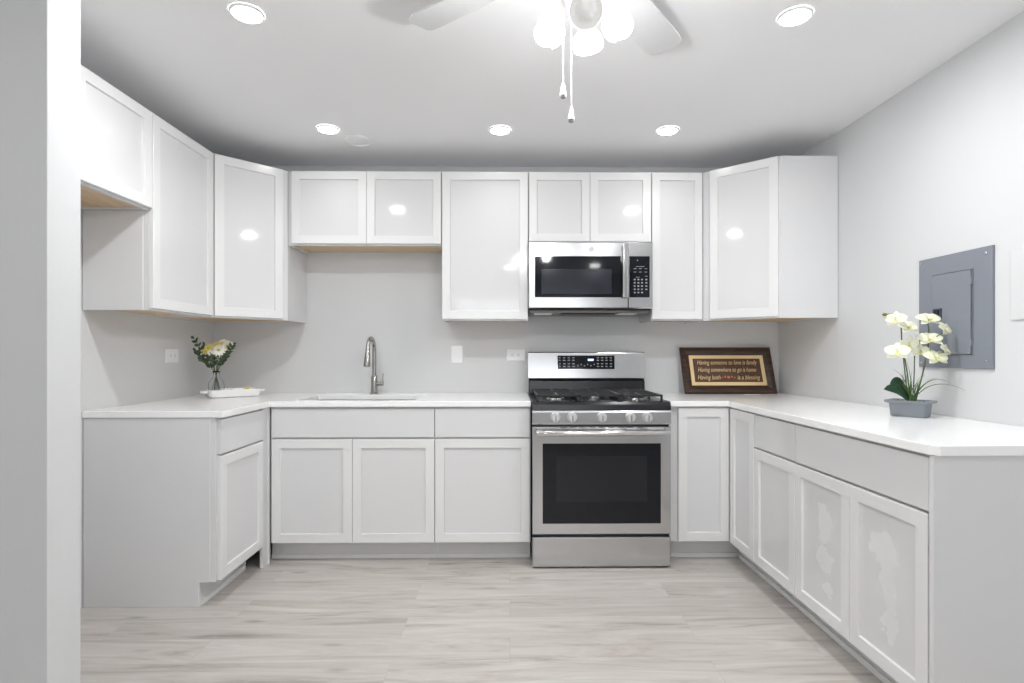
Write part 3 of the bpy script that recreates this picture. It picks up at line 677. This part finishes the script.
# ------------------------------------------------------------------ tray, vase, bouquet
TA = math.radians(38); TC = (-1.696, -.300)
t = thing('serving_tray', 'white ceramic rectangular baking dish with handles in the left corner of the worktop', 'dish', (*TC, CT1+.0006), TA)
a_, b_ = .142, .082
MB().rings([rr(a_-.016,b_-.016,.02,0), rr(a_-.004,b_-.004,.03,.006), rr(a_,b_,.032,.018), rr(a_+.004,b_+.004,.034,.047), rr(a_-.001,b_-.001,.03,.047), rr(a_-.006,b_-.006,.028,.018), rr(a_-.014,b_-.014,.02,.007)]).build('body', 'ceramic', t, smooth=True)
for s_ in (-1, 1):
    pts = [(s_*(a_+.001), -.045, .036), (s_*(a_+.024), -.038, .037), (s_*(a_+.030), 0, .037), (s_*(a_+.024), .038, .037), (s_*(a_+.001), .045, .036)]
    m = MB(); m.prism([(s_*(a_+.002),-.045), (s_*(a_+.026),-.040), (s_*(a_+.038),-.02), (s_*(a_+.038),.02), (s_*(a_+.026),.040), (s_*(a_+.002),.045)], .028, .043)
    m.build('handle', 'ceramic', t, bevel=.003)
VX, VY, VZ = -1.772, -.350, CT1+.0082
v = MB()
prof = [(.001,0), (.034,.0), (.041,.006), (.044,.028), (.0445,.060), (.041,.082), (.028,.102), (.0185,.116), (.0175,.132), (.021,.150)]
inn = [(r-.0022, z+(.003 if z < .01 else 0)) for r, z in prof[::-1] if r > .01] + [(.001,.004)]
o = v.lathe(prof+inn, 32, Matrix.Translation((0,0,0))).build('glass_vase', 'glass', smooth='all'); o.location = (VX, VY, VZ)
tag(o, 'small clear round-bellied glass vase standing in the white dish', 'vase')
t = thing('flower_bouquet', 'small bouquet of white and yellow daisies with eucalyptus in the glass vase', 'bouquet', (VX, VY, VZ))
def arc(p0, p1, p2, n=8):
    p0, p1, p2 = map(Vector, (p0, p1, p2)); return [p0*(1-s)**2+p1*2*s*(1-s)+p2*s*s for s in [k/n for k in range(n+1)]]
random.seed(11)
def px(dx, dz, y=0): return (dx, y, dz)
# head positions from the vase base: x right, z up (metres)
heads = [(.034,.275,-.035,.037,'petalw'), (-.030,.288,-.03,.027,'petaly'), (.000,.300,.01,.032,'petaly'), (.060,.300,.02,.036,'petalw'), (-.052,.272,-.02,.022,'petaly'), (.026,.318,.03,.028,'petalw'), (-.012,.262,-.045,.018,'petalw')]
def petal(m, base, d, n, L_, W_, cup=.2, droop=0.0, nu=5, nv=4):
    d = Vector(d).normalized(); n = Vector(n); n = (n-d*n.dot(d)).normalized(); s_ = d.cross(n); base = Vector(base)
    def fn(u, v):
        wv = math.sin(PI*min(1, .12+u*.86))**.7*W_*.5; x = (v-.5)*2
        return base+d*(L_*u)+s_*(wv*x)+n*(cup*L_*(x*x)*.35*math.sin(PI*u)+droop*L_*u*u)
    m.sheet(fn, nu, nv)
def daisy(c, n, r, col, core='core', name='flower', parent=None, layers=2, count=13):
    n = Vector(n).normalized(); u = n.orthogonal().normalized(); w_ = n.cross(u); c = Vector(c); m = MB()
    for l in range(layers):
        for k in range(count):
            a = 2*PI*(k+.5*l)/count+random.uniform(-.08,.08); d = u*math.cos(a)+w_*math.sin(a)+n*(.12+.3*l)
            petal(m, c+d*r*.12, d, n, r*(1-.2*l), r*.42, .25, -.15)
    o = m.build(name, col, parent, smooth='all', solid=.0006)
    MB().sphere(c+n*r*.12, r*.27, 2, (1,1,.8)).build('flower_core', core, o, smooth='all')
    return o
for hx_, hz_, hy_, r, col in heads:
    daisy((hx_, hy_, hz_), (hx_*4, -.9+hy_*3, .45), r, col, parent=t)
    MB().tube(arc((-hx_*.5, -hy_*.3, .012), (hx_*.02, 0, .15), (hx_, hy_+.004, hz_-.006), 10), .0018, 6).build('stem', 'stem', t, smooth=True)
def leaf(m, base, d, n, L_, W_, cup=.3, droop=-.2): petal(m, base, d, n, L_, W_, cup, droop, 6, 4)
sprigs = [[(0,0,.13), (-.045,-.01,.24), (-.125,-.02,.345)], [(0,0,.13), (-.07,.0,.22), (-.115,-.02,.275)], [(0,0,.13), (.05,0,.24), (.104,0,.305)], [(0,0,.13), (.04,-.02,.21), (.075,-.03,.235)], [(0,0,.13), (-.02,-.04,.20), (-.058,-.05,.215)], [(0,0,.13), (.0,-.04,.20), (.012,-.05,.245)], [(0,0,.13), (-.04,.01,.24), (-.066,-.01,.305)]]
for sp in sprigs:
    pts = arc(*sp, 10); st = MB().tube(pts, .0012, 6).build('leaf_sprig', 'stem', t, smooth=True)
    m = MB()
    for i in range(4, 11):
        p = pts[i]; tn = (pts[i]-pts[i-1]).normalized()
        for s_ in ((-1, 1) if i < 10 else (0,)):
            d = tn*.5+Vector((s_*random.uniform(.4,.8), random.uniform(-.6,.3), random.uniform(-.3,.5)))
            leaf(m, p, d, (0,-1,.4), random.uniform(.020,.034), random.uniform(.013,.020))
    m.build('leaves', 'leaf2', st, smooth='all', solid=.0005)
# loose blossoms in the dish
ca, sa = math.cos(TA), math.sin(TA)
for (lx, ly, lz, r, col, lab) in ((-.018,-.02,.0370,.017,'petalw','small white blossom with yellow centre lying in the dish beside the vase'), (.075,-.01,.0370,.019,'petaly','yellow blossom lying at the right end of the dish')):
    x = TC[0]+lx*ca-ly*sa; y = TC[1]+lx*sa+ly*ca
    tt = thing('loose_blossom', lab, 'flower', (x, y, CT1+.008))
    daisy((0,0,lz), (.2,-.3,.9), r, col, parent=tt, name='petals')
    MB().tube([(0,0,lz), (.004,.003,.018), (.010,.006,.0015)], .0022, 6).build('stem', 'stem', tt, smooth=True)
    m = MB(); 
    for a in (0, 2.1, 4.2): leaf(m, (0.004,.003,.016), (math.cos(a), math.sin(a), .1), (0,0,1), .02, .01)
    m.build('leaves', 'leaf2', tt, smooth='all', solid=.0005)

# ------------------------------------------------------------------ potted orchid on the right worktop
PX, PY = 1.698, -1.385
t = thing('potted_orchid', 'potted cream orchid with grassy leaves in a rectangular grey pot, below the electrical panel', 'potted plant', (PX, PY, CT1+.0006))
def rc(hx_, hy_, z): return rr(hx_, hy_, .006, z, 3)
pot = MB().rings([rc(.060,.042,0), rc(.062,.044,.004), rc(.066,.048,.054), rc(.078,.058,.058), rc(.081,.060,.062), rc(.081,.060,.068), rc(.073,.052,.069), rc(.068,.048,.062), rc(.062,.042,.055)]).build('pot', 'potgrey', t, smooth=True)
pot.rotation_euler = (0, 0, math.radians(-52))
m = MB(); random.seed(3)
for k in range(60): m.sphere((random.uniform(-.055,.055), random.uniform(-.035,.035), random.uniform(.054,.060)), random.uniform(.004,.008), 1)
mo = m.build('moss', 'moss', t, smooth='all'); mo['kind'] = 'stuff'; mo.rotation_euler = (0, 0, math.radians(-52))
K = math.cos(math.radians(-3)); Kx = math.sin(math.radians(-3))
def W2(x, z, y=0.0): return Vector((x-1.680, y, z-CT1-.006))   # world x,z on the plant's plane -> local
orchid = [(1.604,1.318,-.02,.042,(-.6,-.7,.1)), (1.648,1.285,-.03,.046,(.1,-.8,.55)), (1.655,1.214,-.02,.046,(.1,-.9,-.25)), (1.604,1.182,-.03,.048,(-.5,-.8,.3)),
    (1.752,1.318,-.01,.050,(-.1,-.75,.75)), (1.765,1.274,-.08,.042,(.4,-.8,.45)), (1.740,1.234,-.03,.052,(-.2,-.7,.75)), (1.765,1.189,-.08,.042,(.5,-.7,.4)), (1.752,1.156,-.05,.050,(.0,-.8,.6)), (1.690,1.212,.02,.030,(.1,-.9,.2)), (1.722,1.186,.0,.036,(-.3,-.9,.1))]
for x, z, y, r, nn in orchid:
    c = W2(x, z, y); n = Vector(nn).normalized(); u = (Vector((0,0,1))-n*n.z).normalized(); s_ = n.cross(u); m = MB()
    for a, L_, W_ in ((90,.9,.62), (210,.88,.60), (330,.88,.60)):
        d = u*math.sin(math.radians(a))+s_*math.cos(math.radians(a))+n*.12; petal(m, c, d, n, r*L_, r*W_, .35, -.1)
    for a in (18, 162):
        d = u*math.sin(math.radians(a))+s_*math.cos(math.radians(a))+n*.2; petal(m, c+n*.001, d, n, r*1.02, r*.98, .4, -.15)
    fo = m.build('flower', 'petal', t, smooth='all', solid=.0007)
    m = MB(); petal(m, c+n*.003, u*-.7+n*.9, n, r*.42, r*.34, .8, -.6); petal(m, c+n*.003, u*-.4+n+s_*.6, n, r*.26, r*.2, .8, 0); petal(m, c+n*.003, u*-.4+n-s_*.6, n, r*.26, r*.2, .8, 0)
    m.build('flower_lip', 'lip', fo, smooth='all', solid=.0006)
def stem(pts, r=.0028, name='stem', mt='stem'): return MB().tube(pts, r, 8).build(name, mt, t, smooth=True)
stem(arc((.0,0,.055), (-.01,.0,.20), W2(1.645,1.20), 12)+arc(W2(1.645,1.20), W2(1.640,1.29), W2(1.640,1.335), 8)[1:]+arc(W2(1.640,1.335), W2(1.625,1.347), W2(1.575,1.344), 6)[1:], .0026)
stem(arc((.02,0,.055), (.06,.0,.20), W2(1.755,1.20), 12)+arc(W2(1.755,1.20), W2(1.765,1.28), W2(1.752,1.312), 8)[1:], .0028)
stem(arc((-.006,.004,.055), (-.02,.0,.15), W2(1.640,1.19,-.01), 10), .0024)
stem(arc((.010,.004,.055), (.02,.0,.17), W2(1.712,1.20,.02), 10), .0022)
stem(arc(W2(1.757,1.235), W2(1.775,1.235), W2(1.765,1.268,-.075), 6), .0016); stem(arc(W2(1.755,1.19), W2(1.77,1.17), W2(1.765,1.184,-.075), 6), .0016)
MB().sphere(W2(1.570,1.343), .008, 2, (1.3,.9,.9)).build('bud', 'bud', t, smooth='all')
# broad dark leaves
for p, q_, r_, wd in (((-.01,-.01,.06),(-.055,-.02,.125),(-.128,-.02,.116),.056), ((-.0,.0,.06),(-.04,.0,.16),(-.088,.0,.138),.06), ((.012,.0,.06),(.03,-.01,.10),(.028,-.005,.135),.028)):
    A = arc(p, q_, r_, 10)
    def fn(u, v, A=A, wd=wd):
        i = min(9, int(u*10)); f_ = u*10-i; c = A[i].lerp(A[i+1], f_) if i < 10 else A[10]
        wv = math.sin(PI*min(1, .15+u*.85))**.6*wd*.5; x = (v-.5)*2
        return c+Vector((wv*x*.25, wv*x*.45, wv*x*.8+wv*x*x*.25))
    MB().sheet(fn, 10, 4).build('leaf', 'leaf', t, smooth='all', solid=.0012)
# grass blades
random.seed(5)
blades = [((.005,0,.06),(.05,-.05,.185),(.142,-.115,.116)), ((.01,0,.06),(.05,-.03,.20),(.115,-.075,.142)), ((.0,0,.06),(.05,.0,.15),(.10,-.02,.165)), ((0,0,.06),(-.03,-.02,.18),(-.09,-.02,.20)), ((0,0,.06),(-.01,-.03,.17),(-.05,-.04,.245))]
for k in range(16):
    a = random.uniform(-1, 1); blades.append(((random.uniform(-.02,.02), random.uniform(-.015,.015), .058), (a*.02, random.uniform(-.03,.02), .12), (a*.06, random.uniform(-.05,.03), random.uniform(.13,.20))))
for p, q_, r_ in blades:
    A = arc(p, q_, r_, 10); MB().tube(A, [.0022-.0019*(i/10)**1.5 for i in range(11)], 5).build('grass_blade', 'grass', t, smooth=True)
